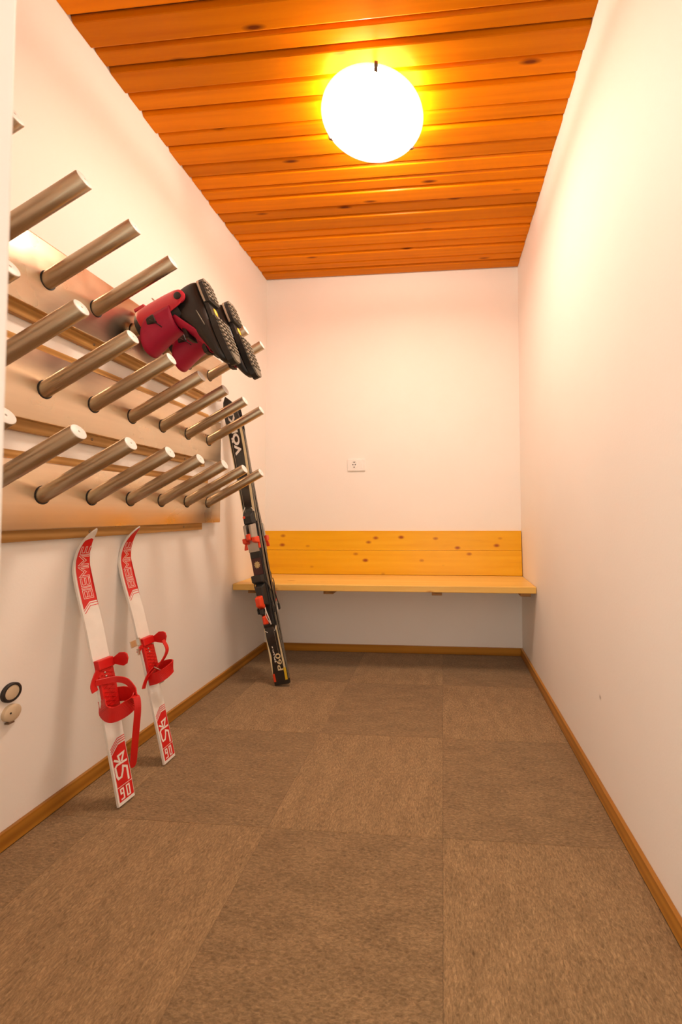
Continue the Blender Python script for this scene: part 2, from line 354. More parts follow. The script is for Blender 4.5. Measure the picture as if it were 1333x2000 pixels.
# ------------------------------------------------------------------ outlet on the back wall
ox, oz = -0.564, 1.214
ot = thing('wall_outlet', 'white power outlet plate on the back wall above the bench', 'outlet', (ox, YB, oz))
MB().box((ox-0.059, YB-0.0095, oz-0.039), (ox+0.059, YB, oz+0.039)).build('plate', M_PLAST, ot, bevel=0.003)
RX = Matrix.Rotation(math.radians(90), 4, 'X')        # lathe axis to -Y
MS = Matrix.Translation((ox-0.014, YB-0.009, oz+0.002)) @ RX
ins = MB().lathe([(0.0245, -0.001), (0.0245, 0.0025), (0.0215, 0.0025), (0.020, -0.0005), (0.001, -0.0005)], 32, MS).build('socket_ring', M_PLAST, ot, autosmooth=40)
hol = MB()
for dx, dz, r in ((-0.0085, 0, 0.0032), (0.0085, 0, 0.0032), (0, 0, 0.002)):
    hol.lathe([(r, 0), (r, 0.0016), (0.0005, 0.0016)], 12, Matrix.Translation((ox-0.014+dx, YB-0.0094, oz+0.002+dz)) @ RX)
for dz in (0.0165, -0.0145): hol.box((ox-0.014-0.004, YB-0.0115, oz+dz-0.002), (ox-0.014+0.004, YB-0.0094, oz+dz+0.003))
hol.build('pin_hole', M_DARK, ins)
MB().box((ox+0.020, YB-0.0105, oz-0.022), (ox+0.042, YB-0.009, oz+0.024)).build('blank_module', M_PLAST, ot, bevel=0.001)

# round fittings low on the left wall
RY = Matrix.Rotation(math.radians(90), 4, 'Y')        # lathe axis to +X
t1 = thing('round_wall_socket', 'round socket with thick black ring low on left wall', 'socket', (XL, 1.035, 0.410))
MT = Matrix.Translation((XL, 1.035, 0.410)) @ RY
MB().lathe([(0.0260, 0), (0.0260, 0.006), (0.0235, 0.0085), (0.0195, 0.0085), (0.0195, 0.003), (0.001, 0.003)], 36, MT).build('ring', M_DARK, t1, autosmooth=40)
MB().lathe([(0.0192, 0.002), (0.0192, 0.006), (0.016, 0.0075), (0.001, 0.0075)], 32, MT).build('face', M_BEIGE, t1, autosmooth=40)
t2 = thing('round_wall_cover', 'beige round cap with small hole under black-ringed socket', 'socket', (XL, 1.035, 0.355))
MT = Matrix.Translation((XL, 1.035, 0.355)) @ RY
MB().lathe([(0.0225, 0), (0.0225, 0.010), (0.018, 0.013), (0.001, 0.014)], 32, MT).build('cap', M_BEIGE, t2, autosmooth=40)
MB().lathe([(0.0025, 0.010), (0.0025, 0.0146), (0.0003, 0.0146)], 12, Matrix.Translation((XL, 1.026, 0.358)) @ RY).build('hole', M_DARK, t2)
MB().box((XL+0.002, 1.020, 0.330), (XL+0.015, 1.036, 0.334)).build('latch', M_CLIP, t2, bevel=0.001)

# ------------------------------------------------------------------ boot dryer rack
rack = thing('boot_rack', 'three-tier brushed steel boot rack with angled pegs on left wall', 'rack', (XL, 1.33, 0.82))
PX0 = XL + 0.020; PX1 = XL + 0.042
TIERS = [(0.853, 1.047, 0.952), (1.160, 1.367, 1.257), (1.480, 1.690, 1.578)]
COLS = [1.898 - 0.1652*i for i in range(8)]
Y0R, Y1R = 0.64, 2.005
peg_me = cap_me = gap_me = None
TILT = math.radians(28.4); PL = 0.302; PR = 0.0212
for ti, (z0, z1, zp) in enumerate(TIERS):
    # folded sheet tray
    pr = [(PX0, z0), (PX1-0.004, z0), (PX1-0.001, z0+0.001), (PX1, z0+0.004), (PX1, z1-0.005), (PX1-0.0012, z1-0.0015), (PX1-0.005, z1), (PX0, z1)]
    MB().loft([[(x, Y0R, z) for x, z in pr], [(x, Y1R, z) for x, z in pr]]).build('panel', M_STEEL, rack, autosmooth=50)
    lb = MB().box((XL+0.0015, Y0R, z0-0.032), (PX0, 1.885 if ti == 0 else 1.90, z0+0.03)).build('batten', M_BATTEN, rack, bevel=0.0015)
    MB().box((XL+0.0015, Y0R, z1-0.03), (PX0, 1.93, z1+(0.026 if ti < 2 else 0.012))).build('batten', M_BATTEN, rack, bevel=0.0015)
    for ysc in (0.80, 1.255, 1.745):
        MB().lathe([(0.0048, 0), (0.0048, 0.0012), (0.003, 0.002), (0.0015, 0.0012), (0.0004, 0.0012)], 14, Matrix.Translation((PX0, ysc, z0-0.014)) @ RY).build('screw', M_SCREW, lb)
    for yc in COLS:
        if peg_me is None:
            mb = MB().lathe([(PR*0.96, -0.018), (PR, -0.012), (PR, PL-0.0015), (PR-0.0012, PL)], 40)
            pg = mb.build('peg', M_PEG, rack, autosmooth=45); peg_me = pg.data
            cap = MB().lathe([(PR-0.0014, PL-0.004), (PR-0.0014, PL+0.0012), (PR-0.003, PL+0.0022), (0.0028, PL+0.0026), (0.0024, PL+0.002), (0.0022, PL-0.004), (0.0005, PL-0.004)], 36).build('cap', M_CAP, pg, autosmooth=45); cap_me = cap.data
            co = root_loc(rack)
            for me in (peg_me, cap_me):
                for v in me.vertices: v.co += co            # back to peg-local coordinates
            ring = [(PR+0.0004, 0.0), (PR+0.0028, 0.001), (PR+0.0028, -0.004), (PR+0.0004, -0.003), (PR+0.0004, 0.0)]
        else:
            pg = bpy.data.objects.new('peg', peg_me); COL.objects.link(pg); pg.parent = rack
            cap = bpy.data.objects.new('cap', cap_me); COL.objects.link(cap); cap.parent = pg
        pg.rotation_euler = (0, math.pi/2 - TILT, 0)
        pg.location = Vector((PX1, yc, zp)) - root_loc(rack)
        # dark ring painting the shaded hole gap where the peg enters the sheet (ellipse in the sheet's plane)
        mb = MB(); rings = []
        for kk, (e, dx) in enumerate(((0.0, 0.0006), (0.0026, 0.0012), (0.0030, -0.001), (0.0, -0.001), (0.0, 0.0006))):
            rings.append([(PX1+dx, yc+(PR+e)*math.cos(q*math.pi/16), zp+((PR+e)/math.cos(TILT))*math.sin(q*math.pi/16)) for q in range(32)])
        gk = mb.loft(rings, cap=False)
        if gap_me is None:
            go = gk.build('hole_gap_shade', M_LINER_GAP, rack); gap_me = go.data; g0 = Vector((0, yc, zp))
        else:
            go = bpy.data.objects.new('hole_gap_shade', gap_me); COL.objects.link(go); go.parent = rack; go.location = Vector((0, yc, zp)) - g0

# ------------------------------------------------------------------ children's skis
class KidSki:
    TAB = [(0, 0), (0.08, -0.019), (0.152, -0.037), (0.242, -0.058), (0.32, -0.076), (0.40, -0.097), (0.46, -0.114), (0.52, -0.130), (0.575, -0.147), (0.64, -0.168), (0.685, -0.180), (0.725, -0.186), (0.772, -0.179), (0.810, -0.160), (0.843, -0.131)]
    def __init__(self, x, y, ang):
        a = math.radians(ang); self.U = Vector((math.cos(a), math.sin(a), 0)); self.nh = Vector((math.sin(a), -math.cos(a), 0)); self.P0 = Vector((x, y, 0.006))
        c = spl([(q, 0, z) for z, q in self.TAB], 8); self.c = [self.P0 + self.nh*p.x + Vector((0, 0, p.z)) for p in c]
        self.s = [0]
        for p, q in zip(self.c, self.c[1:]): self.s.append(self.s[-1] + (q-p).length)
        self.L = self.s[-1]
    def at(self, s):
        s = min(max(s, 0), self.L)
        for i in range(len(self.s)-1):
            if s <= self.s[i+1] + 1e-9:
                t = (s-self.s[i])/(self.s[i+1]-self.s[i]); p = self.c[i].lerp(self.c[i+1], t)
                i0 = max(i-1, 0); i1 = min(i+2, len(self.c)-1); T_ = (self.c[i1]-self.c[i0]).normalized(); break
        Nn = self.U.cross(T_)
        if Nn.dot(self.nh) < 0: Nn = -Nn
        return p, T_, Nn
    def pt(self, u, s, h):
        p, T_, Nn = self.at(s); return p + self.U*u + Nn*h
    def hw(self, s):
        d = self.L - s
        if d > 0.15: return 0.0285
        return max(0.0008, 0.0285*min(1, (max(d, 0)/0.15)**0.55))
    def stroke(self, mb, pts, w, h):
        """flat line of width w in (u,s) coordinates printed on the top at height h"""
        P = []
        for (a, b), (c, d) in zip(pts, pts[1:]):
            n = max(1, int(math.hypot(c-a, d-b)/0.008))
            for k in range(n): P.append((a+(c-a)*k/n, b+(d-b)*k/n))
        P.append(pts[-1])
        Lr = []
        for i, (u, s) in enumerate(P):
            t0 = Vector((u-P[i-1][0], s-P[i-1][1])) if i > 0 else None; t1 = Vector((P[i+1][0]-u, P[i+1][1]-s)) if i < len(P)-1 else None
            t0 = t0.normalized() if t0 is not None else t1.normalized(); t1 = t1.normalized() if t1 is not None else t0
            m = (t0+t1); m = m.normalized() if m.length > 1e-6 else t1
            sc = 1/max(0.5, m.dot(t1)); nrm = Vector((-m.y, m.x))*w/2*sc
            e = Vector((0, 0))
            if i == 0: e = -t1*w/2
            if i == len(P)-1: e = t0*w/2
            q = Vector((u, s)) + e
            Lr.append((self.pt(q.x-nrm.x, q.y-nrm.y, h), self.pt(q.x+nrm.x, q.y+nrm.y, h)))
        vs = [p for pr in Lr for p in pr]; fs = [(2*i, 2*i+1, 2*i+3, 2*i+2) for i in range(len(Lr)-1)]
        mb.add(vs, fs)
    def fill(self, mb, u0, u1, lo, hi, h, nu=14, ns=24):
        vs = []; fs = []
        for i in range(nu+1):
            u = u0 + (u1-u0)*i/nu; a, b = lo(u), hi(u)
            for k in range(ns+1): vs.append(self.pt(u, a+(b-a)*k/ns, h))
        for i in range(nu):
            for k in range(ns): j = i*(ns+1)+k; fs.append((j, j+1, j+ns+2, j+ns+1))
        mb.add(vs, fs)
LET = {'B': (0.62, [[(0,0),(0,1),(0.62,1),(0.62,0),(0,0)], [(0,0.5),(0.62,0.5)]]), 'I': (0.0, [[(0,0),(0,1)]]),
       'E': (0.58, [[(0.58,1),(0,1),(0,0),(0.58,0)], [(0,0.5),(0.58,0.5)]]), 'M': (0.80, [[(0,0),(0,1),(0.40,0.35),(0.80,1),(0.80,0)]])}
def kid_ski(x, y, ang, label, red_tip, bind):
    k = KidSki(x, y, ang); TH = 0.0085
    t = thing('child_ski', label, 'ski', (x, y, 0), 'pair of red and white child skis')
    secs = [k.L*i/70 for i in range(71)]
    rings = []
    for s in secs:
        w = k.hw(s); th = TH if s < k.L-0.1 else TH*(0.55+0.45*max(0, (k.L-s)/0.1))
        rings.append([k.pt(-w, s, 0.0), k.pt(w, s, 0.0), k.pt(w, s, -th), k.pt(-w, s, -th)])
    MB().loft(rings).build('ski_body', M_SKIW, t, bevel=0.0012, segs=2)
    H1, H2, H3 = 0.0004, 0.0008, 0.0012
    # red field of the shovel
    S0 = 0.620; STEXT = 0.643
    def hi(u):
        s = k.L - (0.002 if red_tip else 0.040)
        while s > 0.6 and k.hw(s) - 0.0018 < abs(u): s -= 0.002
        if not red_tip: s = min(s, k.L - 0.040 - abs(u-0.004)*0.55)
        return s
    lo = lambda u: S0 + (0.010 if u > 0.002 else 0.010 - (0.002-u)*0.95)
    mb = MB(); k.fill(mb, -0.0225, 0.0275, lo, hi, H1, 20, 36); mb.build('red_shovel_print', M_RED, t)
    mb = MB()
    for q in range(2):
        d = 0.0045 + 0.0085*q
        k.stroke(mb, [(-0.0225+d*0.2, S0-0.0125-d), (0.001, S0+0.0090-d), (0.0275, S0+0.0090-d)], 0.0022, H1)
    mb.build('red_chevron_stripe', M_RED, t)
    # BIEMME, outlined letters reading upwards
    word = 'BIEMME'; gap = 0.24; tot = sum(LET[c][0] for c in word) + gap*(len(word)-1); sc = 0.166/tot; hgt = 0.0275
    mw, mr_ = MB(), MB(); x0 = STEXT
    for c in word:
        w_, st = LET[c]
        for path in st:
            P = [(0.0165 - b*hgt, x0 + a*sc) for a, b in path]
            k.stroke(mw, P, 0.0066, H2); k.stroke(mr_, P, 0.0034, H3)
        x0 += (w_+gap)*sc
    mw.build('white_lettering', M_WPRINT, t); mr_.build('red_lettering_core', M_RED, t)
    # tail field, drawn in a skewed frame (alpha across, beta along)
    SB, ST = 0.010, 0.172
    ab = lambda a, b: (-0.0235 + 0.051*a, SB + (ST-SB)*b)
    LB, RB, LT = Vector((325, 1400)), Vector((545, 1240)), Vector((180, 480))
    e1, e2 = RB-LB, LT-LB; det = e1.x*e2.y - e1.y*e2.x
    def zc_(x_, y_):
        d = Vector((x_, y_))-LB; return ab((d.x*e2.y-d.y*e2.x)/det, (e1.x*d.y-e1.y*d.x)/det)
    topf = lambda u: ST if u > 0.002 else ST - (0.002-u)*0.85
    mb = MB(); k.fill(mb, -0.0235, 0.0265, lambda u: SB, topf, H1, 14, 16); mb.build('red_tail_print', M_RED, t)
    mb = MB()
    for q in range(3):
        d = 0.006 + 0.0065*q; k.stroke(mb, [(-0.0235, ST-0.0217+d), (0.002, ST+d), (0.0265, ST+d)], 0.0026, H1)
    mb.build('red_tail_stripe', M_RED, t)
    mb = MB()
    P = [zc_(*q) for q in ((455,985),(425,775),(365,770),(362,860),(345,960),(300,995),(280,960),(250,810),(275,760),(415,665))]
    k.stroke(mb, P, 0.0062, H2)
    k.stroke(mb, [zc_(*q) for q in ((240,685),(320,700),(290,600),(375,520),(350,665))], 0.0058, H2)
    k.stroke(mb, [ab(0.0, 0.262), ab(1.0, 0.262)], 0.0016, H2)
    for du, path in ((0.26, [(0.55,0.55),(0,0.55),(0,1),(0.55,1),(0.55,0.0),(0,0.0)]), (0.66, [(0,0),(0,1),(0.55,1),(0.55,0),(0,0)])):
        k.stroke(mb, [(-0.0235+0.051*(du-0.10)+a*0.021*0.8, SB+0.006+b*0.029) for a, b in path], 0.0042, H2)
    mb.build('white_tail_print', M_WPRINT, t)
    bind(k, t)
    return k

def bind_plate(k, t, s0, s1):
    mb = MB(); fr = lambda u, s, h: tuple(k.pt(u, s, h))
    n = 10
    rings = []
    for i in range(n+1):
        s = s0+(s1-s0)*i/n; rings.append([fr(-0.027, s, 0.0002), fr(0.027, s, 0.0002), fr(0.026, s, 0.009), fr(-0.026, s, 0.009)])
    mb.loft(rings)
    pl = mb.build('binding_plate', M_REDP, t, bevel=0.0015)
    mb = MB()                                             # diamond grip ribs
    for i in range(9):
        s = s0+0.020+i*(s1-s0-0.055)/9
        mb.add([fr(-0.020, s, 0.0088), fr(-0.017, s, 0.0088), fr(0.020, s+0.016, 0.0088), fr(0.017, s+0.016, 0.0088), fr(-0.0185, s+0.0005, 0.0108), fr(0.0185, s+0.0155, 0.0108)], [(0,1,4),(1,2,5,4),(2,3,5),(3,0,4,5)])
        mb.add([fr(0.020, s, 0.0088), fr(0.017, s, 0.0088), fr(-0.020, s+0.016, 0.0088), fr(-0.017, s+0.016, 0.0088), fr(0.0185, s+0.0005, 0.0108), fr(-0.0185, s+0.0155, 0.0108)], [(0,1,4),(1,2,5,4),(2,3,5),(3,0,4,5)])
    mb.build('grip_rib', M_REDP, pl)
    mb = MB()
    for u, s in ((0.017, s1-0.012), (0.019, s1-0.028), (-0.006, s1-0.040), (-0.004, s1-0.052)):
        c = k.pt(u, s, 0.009); p, T_, Nn = k.at(s)
        M = Matrix((k.U, T_, Nn)).transposed().to_4x4(); M.translation = c
        mb.lathe([(0.0034, 0), (0.003, 0.0018), (0.0015, 0.0028), (0.0003, 0.003)], 10, M)
    mb.build('rivet', M_CHROME, pl, smooth=True)
def strap(k, t, name, ctrl, width, thick=0.0035, mat=None, wd=None):
    """ctrl points in ski coordinates (u, s, h); the strap's width runs along the ski"""
    P = spl([k.pt(*c) for c in ctrl], 6)
    return MB().ribbon(P, wd if wd is not None else Vector((0, 0, 1)), width, thick).build(name, mat or M_REDP, t, bevel=0.0008, segs=1)
def ear(k, t, s1, q):
    poly = [(0.003, -0.026), (0.003, -0.006), (0.020, -0.003), (0.042, 0.006), (0.060, 0.003), (0.069, -0.004), (0.070, -0.018), (0.062, -0.034), (0.048, -0.038), (0.034, -0.033), (0.018, -0.027)]
    rings = [[tuple(k.pt(u + 0.06*(h*q)**1.0 * (-0.25), s1+d, h*q)) for h, d in poly] for u in (0.0245, 0.0295)]
    MB().loft(rings).build('upper_ear', M_REDP, t, bevel=0.0015)
def bind_a(k, t):
    s0, s1 = 0.268, 0.440
    bind_plate(k, t, s0, s1)
    # raised collar at the upper end
    fr = lambda u, s, h: tuple(k.pt(u, s, h))
    MB().wedge((-0.0285, s1-0.034, 0.0), (0.0285, s1+0.004, 0.016), (-0.026, s1-0.028, 0.026, s1), fr).build('collar', M_REDP, t, bevel=0.002)
    ear(k, t, s1, 1.0)
    strap(k, t, 'edge_tab', [(-0.026, s1-0.028, 0.010), (-0.036, s1-0.046, 0.006), (-0.044, s1-0.066, 0.003), (-0.042, s1-0.085, 0.002)], 0.020, 0.004, wd=k.U)
    strap(k, t, 'cross_strap', [(-0.040, s1-0.060, 0.006), (-0.020, s1-0.064, 0.014), (0.005, s1-0.070, 0.030), (0.020, s1-0.086, 0.052), (0.022, s1-0.115, 0.072), (0.018, s1-0.135, 0.080)], 0.019, 0.0035)
    strap(k, t, 'heel_cup', [(-0.027, s0+0.055, 0.003), (-0.031, s0+0.022, 0.010), (-0.028, s0+0.006, 0.030), (-0.010, s0+0.006, 0.048), (0.012, s0+0.018, 0.064), (0.026, s0+0.034, 0.058), (0.031, s0+0.046, 0.030), (0.028, s0+0.050, 0.004)], 0.046, 0.004)
    p0 = k.pt(0.010, s0+0.040, 0.078)
    P = spl([p0, p0+Vector((0.012, 0, -0.006)), p0+Vector((0.019, -0.004, -0.040)), p0+Vector((0.015, -0.004, -0.100)), p0+Vector((0.008, -0.002, -0.175)), p0+Vector((0.003, 0, -0.220))], 6)
    W = [0.019]*(len(P)-3)+[0.018, 0.015, 0.008]
    MB().ribbon(P, Vector((0.55, 0.83, 0)), W, 0.003).build('hanging_strap', M_REDP, t, bevel=0.0008, segs=1)
def bind_b(k, t):
    s0, s1 = 0.292, 0.448
    bind_plate(k, t, s0, s1)
    fr = lambda u, s, h: tuple(k.pt(u, s, h))
    MB().wedge((-0.0285, s1-0.030, 0.0), (0.0285, s1+0.004, 0.015), (-0.026, s1-0.026, 0.026, s1), fr).build('collar', M_REDP, t, bevel=0.002)
    ear(k, t, s1, 0.92)
    strap(k, t, 'cross_strap', [(0.010, s1-0.026, 0.060), (0.012, s1-0.060, 0.066), (0.004, s1-0.085, 0.056), (-0.010, s1-0.108, 0.036), (-0.024, s1-0.128, 0.014), (-0.030, s1-0.140, 0.004)], 0.016, 0.0035, wd=k.U)
    strap(k, t, 'heel_cup', [(-0.028, s0+0.010, 0.004), (-0.027, s0+0.010, 0.026), (-0.018, s0+0.014, 0.048), (-0.002, s0+0.022, 0.064), (0.016, s0+0.030, 0.069), (0.029, s0+0.034, 0.055), (0.033, s0+0.034, 0.030), (0.029, s0+0.030, 0.004)], 0.040, 0.004)
    strap(k, t, 'loose_strap', [(-0.016, s0+0.048, 0.024), (-0.030, s0+0.036, 0.014), (-0.044, s0+0.012, 0.004), (-0.052, s0-0.010, -0.002)], 0.017, 0.003, wd=k.U)
    strap(k, t, 'buckle_tab', [(-0.026, s1-0.022, 0.008), (-0.036, s1-0.026, 0.006), (-0.048, s1-0.040, 0.002)], 0.014, 0.004)
    MB().box((-0.074, s1-0.016, 0.003), (-0.038, s1+0.008, 0.0055), fr).box((-0.040, s1-0.018, 0.002), (-0.034, s1+0.010, 0.012), fr).build('buckle', M_CHROME, t, bevel=0.001)
    MB().box((-0.052, s1-0.048, 0.003), (-0.043, s1-0.026, 0.008), fr).build('buckle_bar', M_CHROME, t, bevel=0.001)
    mb = MB(); c = lambda u, s, h: tuple(k.pt(u, s0+s, h))
    mb.tube([c(-0.024, 0.050, 0.030), c(-0.008, 0.030, 0.040), c(0.004, 0.012, 0.050), c(0.010, 0.010, 0.062)], 0.0022, 8)
    mb.box((-0.018, s0-0.014, 0.030), (0.006, s0+0.006, 0.034), fr)
    mb.build('wire_buckle', M_CHROME, t, bevel=0.0006)
kid_ski(-0.982, 1.2135, 84, 'white child ski with red graphics and a long hanging red strap', False, bind_a)
kid_ski(-0.990, 1.4245, 90, 'white child ski with red tip and a metal buckle on its red binding', True, bind_b)

# ------------------------------------------------------------------ adult skis, base to base in the corner
def text_mesh(body, size, fr, mat, name, parent, bold=0.0, sx=1.0):
    cu = bpy.data.curves.new('lettering_source', 'FONT'); cu.body = body; cu.size = size; cu.offset = bold; cu.resolution_u = 3
    tmp = bpy.data.objects.new('lettering_source', cu); COL.objects.link(tmp)
    dg = bpy.context.evaluated_depsgraph_get(); me0 = bpy.data.meshes.new_from_object(tmp.evaluated_get(dg))
    vs = [fr(v.co.x*sx, v.co.y) for v in me0.vertices]; fs = [tuple(p.vertices) for p in me0.polygons]
    bpy.data.objects.remove(tmp); bpy.data.meshes.remove(me0); bpy.data.curves.remove(cu)
    return MB().add(vs, fs).build(name, mat, parent)
TAIL = Vector((-0.836, 2.082, 0.012)); TIP = Vector((-1.136, 2.082, 1.512))
def adult_ski(sign, label):
    Tn = (TIP-TAIL).normalized(); yaw = math.radians(-4)
    Nn = Vector((math.sin(yaw), -math.cos(yaw), 0))*sign; Nn = (Nn - Tn*Nn.dot(Tn)).normalized()
    U = Tn.cross(Nn).normalized()
    if U.x < 0: U = -U
    L = (TIP-TAIL).length
    HW = [(0, 0.0405), (0.06, 0.0415), (0.3, 0.0375), (0.62, 0.0335), (0.95, 0.0375), (1.25, 0.0445), (1.36, 0.0455), (1.42, 0.043), (1.47, 0.036), (1.50, 0.026), (1.52, 0.014), (L, 0.002)]
    CAM = [(0, 0.0015), (0.1, 0.001), (0.35, 0.006), (0.62, 0.0095), (0.9, 0.006), (1.20, 0.001), (1.32, 0.002), (1.42, 0.012), (1.48, 0.026), (L, 0.042)]
    THK = [(0, 0.009), (0.3, 0.014), (0.62, 0.017), (0.95, 0.014), (1.3, 0.009), (L, 0.005)]
    base = lambda s: interp(s, CAM)
    P = lambda u, s, h: TAIL + U*u + Tn*s + Nn*(base(s)+interp(s, THK)+h)      # h above the topsheet
    B = lambda u, s, h: tuple(P(u, s, h))
    t = thing('adult_ski', label, 'ski', (TAIL.x, TAIL.y, 0), 'pair of black adult skis in the corner')
    ss = [L*i/60 for i in range(61)]
    rings = []
    for s in ss:
        w = interp(s, HW); th = interp(s, THK); rings.append([B(-w, s, -th), B(w, s, -th), B(w*0.99, s, -0.002), B(w*0.95, s, 0), B(-w*0.95, s, 0), B(-w*0.99, s, -0.002)])
    MB().loft(rings).build('ski_body', M_BLK, t, autosmooth=30)
    for sd in (-1, 1):                                       # laminated sidewalls
        mb = MB(); rg = []
        for s in ss[1:52]:
            w = interp(s, HW)*1.003; th = interp(s, THK); rg.append([B(sd*w, s, -th*0.92), B(sd*(w+0.0006), s, -th*0.5), B(sd*w, s, -0.0025), B(sd*(w-0.004), s, -th*0.5)])
        mb.loft(rg).build('sidewall', M_EDGE, t)
        mb = MB(); rg = []
        for s in ss[1:54]:
            w = interp(s, HW)*1.004; th = interp(s, THK); rg.append([B(sd*w, s, -th-0.0004), B(sd*(w+0.0012), s, -th-0.0004), B(sd*(w+0.0012), s, -th+0.0018), B(sd*w, s, -th+0.0018)])
        mb.loft(rg).build('steel_edge', M_GREY, t)
    def strip(name, mat, uo, ui, sa, sb, h=0.0004, n=20):
        vs = []; fs = []
        for i in range(n+1):
            s = sa+(sb-sa)*i/n; w = interp(s, HW); a = uo(s, w); b = ui(s, w); vs += [B(a, s, h), B(b, s, h)]
        for i in range(n): fs.append((2*i, 2*i+1, 2*i+3, 2*i+2))
        MB().add(vs, fs).build(name, mat, t)
    R_ = lambda s, w: w*0.95
    strip('cream_side_stripe', M_CREAM, R_, lambda s, w: w*0.95-0.010-0.004*(s > 0.9), 0.86, 1.40)
    strip('cream_tail_stripe', M_CREAM, R_, lambda s, w: w*0.95-0.007-0.006*max(0, (0.28-s)/0.28), 0.085, 0.305)
    strip('yellow_tail_stripe', M_YEL, R_, lambda s, w: w*0.95-0.0135, 0.022, 0.085)
    Lf = lambda s, w: -w*0.95
    strip('cream_left_stripe', M_CREAM, Lf, lambda s, w: -w*0.95+0.003+0.009*max(0, 1-abs(s-0.15)/0.09), 0.055, 0.30)
    strip('red_left_mark', M_ORG, Lf, lambda s, w: -w*0.95+0.012, 0.018, 0.060)
    strip('pale_left_line', M_CREAM, Lf, lambda s, w: -w*0.95+0.0035, 0.90, 1.40)
    strip('grey_left_line', M_GREY, lambda s, w: -w*0.95+0.012, lambda s, w: -w*0.95+0.014, 0.90, 1.32)
    strip('grey_right_line', M_GREY, lambda s, w: w*0.95-0.020, lambda s, w: w*0.95-0.0215, 0.12, 0.30)
    # lettering reading up the ski
    text_mesh('V\u00d6LKL', 0.047, lambda x, y: B(0.004-y+0.010, 1.226+x, 0.0006), M_WPRINT, 'white_brand_lettering', t, bold=0.0021, sx=1.70)
    text_mesh('P60', 0.040, lambda x, y: B(0.023-y, 0.070+x, 0.0006), M_CREAM, 'cream_model_lettering', t, bold=0.0006, sx=1.55)
    mb = MB(); rnd = random.Random(3)
    for i in range(7):
        mb.box((-0.014, 0.118+i*0.0125, 0.0003), (-0.014+rnd.choice((0.006, 0.008)), 0.118+i*0.0125+0.0035, 0.0007), B)
        mb.box((-0.014+rnd.choice((0, 0.004)), 0.121+i*0.0125, 0.0003), (-0.009+rnd.choice((0, 0.003)), 0.121+i*0.0125+0.006, 0.0007), B)
    mb.build('small_white_marks', M_WPRINT, t)
    # white chevron lines at the ends of the binding plate
    mb = MB()
    for (a, b) in (((-0.034, 0.286), (-0.020, 0.276)), ((0.034, 0.308), (0.020, 0.280)), ((-0.034, 0.915), (-0.018, 0.940)), ((0.034, 0.908), (0.016, 0.934))):
        MB().ribbon([B(a[0], a[1], 0.0006), B(b[0], b[1], 0.0006)], Tn, 0.0035, 0.0004).build('white_chevron', M_WPRINT, t)
    # ---- binding
    pl = MB().wedge((-0.031, 0.30, -0.001), (0.031, 0.915, 0.011), (-0.029, 0.315, 0.029, 0.90), B).build('binding_plate', M_BLKP, t, bevel=0.002)
    MB().box((-0.027, 0.575, 0.0112), (0.027, 0.675, 0.0120), B).build('maroon_insert', M_MAROON, pl, bevel=0.0004)
    # leaf-shaped sticker
    vs = [B(0.002, 0.632, 0.0126)]; n = 20
    for i in range(n):
        a = 2*math.pi*i/n; r = 0.017*(1.0 if i % 2 == 0 else 0.72); vs.append(B(0.002+r*math.cos(a)*1.05, 0.632+r*math.sin(a)*1.2, 0.0126))
    MB().add(vs, [(0, 1+i, 1+(i+1) % n) for i in range(n)]).build('sticker', M_STICK, pl)
    # toe piece
    toe = MB().wedge((-0.030, 0.845, 0.010), (0.030, 0.912, 0.030), (-0.022, 0.850, 0.022, 0.890), B).build('toe_housing', M_BLKP, t, bevel=0.004)
    MB().lathe([(0.007, 0), (0.007, 0.003), (0.004, 0.005), (0.0005, 0.005)], 14, Matrix.Translation(P(-0.016, 0.885, 0.028)) @ Nn.to_track_quat('Z', 'Y').to_matrix().to_4x4()).build('indicator_knob', M_ORG, toe)
    for sd in (-1, 1):
        mb = MB().wedge((min(sd*0.006, sd*0.034), 0.770, 0.012), (max(sd*0.006, sd*0.034), 0.848, 0.046), (min(sd*0.008, sd*0.022), 0.775, max(sd*0.008, sd*0.022), 0.842), B)
        w_ = mb.build('toe_wing', M_GREY, t, bevel=0.004)
        mb = MB().wedge((min(sd*0.014, sd*0.042), 0.742, 0.014), (max(sd*0.014, sd*0.042), 0.778, 0.050), (min(sd*0.016, sd*0.036), 0.752, max(sd*0.016, sd*0.036), 0.776), B)
        mb.build('red_wing_tip', M_ORG, w_, bevel=0.004)
        MB().wedge((min(sd*0.028, sd*0.044), 0.716, 0.018), (max(sd*0.028, sd*0.044), 0.746, 0.030), (min(sd*0.038, sd*0.044), 0.716, max(sd*0.038, sd*0.044), 0.722), B).build('red_wing_point', M_ORG, w_, bevel=0.002)
    MB().wedge((-0.016, 0.758, 0.020), (0.016, 0.800, 0.056), (-0.010, 0.764, 0.010, 0.794), B).build('red_centre_latch', M_ORG, t, bevel=0.005)
    MB().box((-0.029, 0.700, 0.011), (0.029, 0.764, 0.018), B).build('toe_slide_plate', M_GREY, t, bevel=0.002)
    MB().box((-0.027, 0.668, 0.011), (0.027, 0.700, 0.015), B).build('black_pad', M_BLKP, t, bevel=0.002)
    # heel piece
    MB().wedge((-0.030, 0.530, 0.010), (0.028, 0.580, 0.030), (-0.036, 0.545, 0.020, 0.580), B).build('brake_pedal', M_BLKP, t, bevel=0.003)
    MB().wedge((-0.026, 0.415, 0.010), (0.026, 0.535, 0.040), (-0.020, 0.430, 0.018, 0.520), B).build('heel_housing', M_BLKP, t, bevel=0.004)
    hl = MB().wedge((-0.024, 0.405, 0.030), (0.016, 0.478, 0.066), (-0.018, 0.425, 0.010, 0.470), B).build('heel_cup', M_ORG, t, bevel=0.007, segs=3)
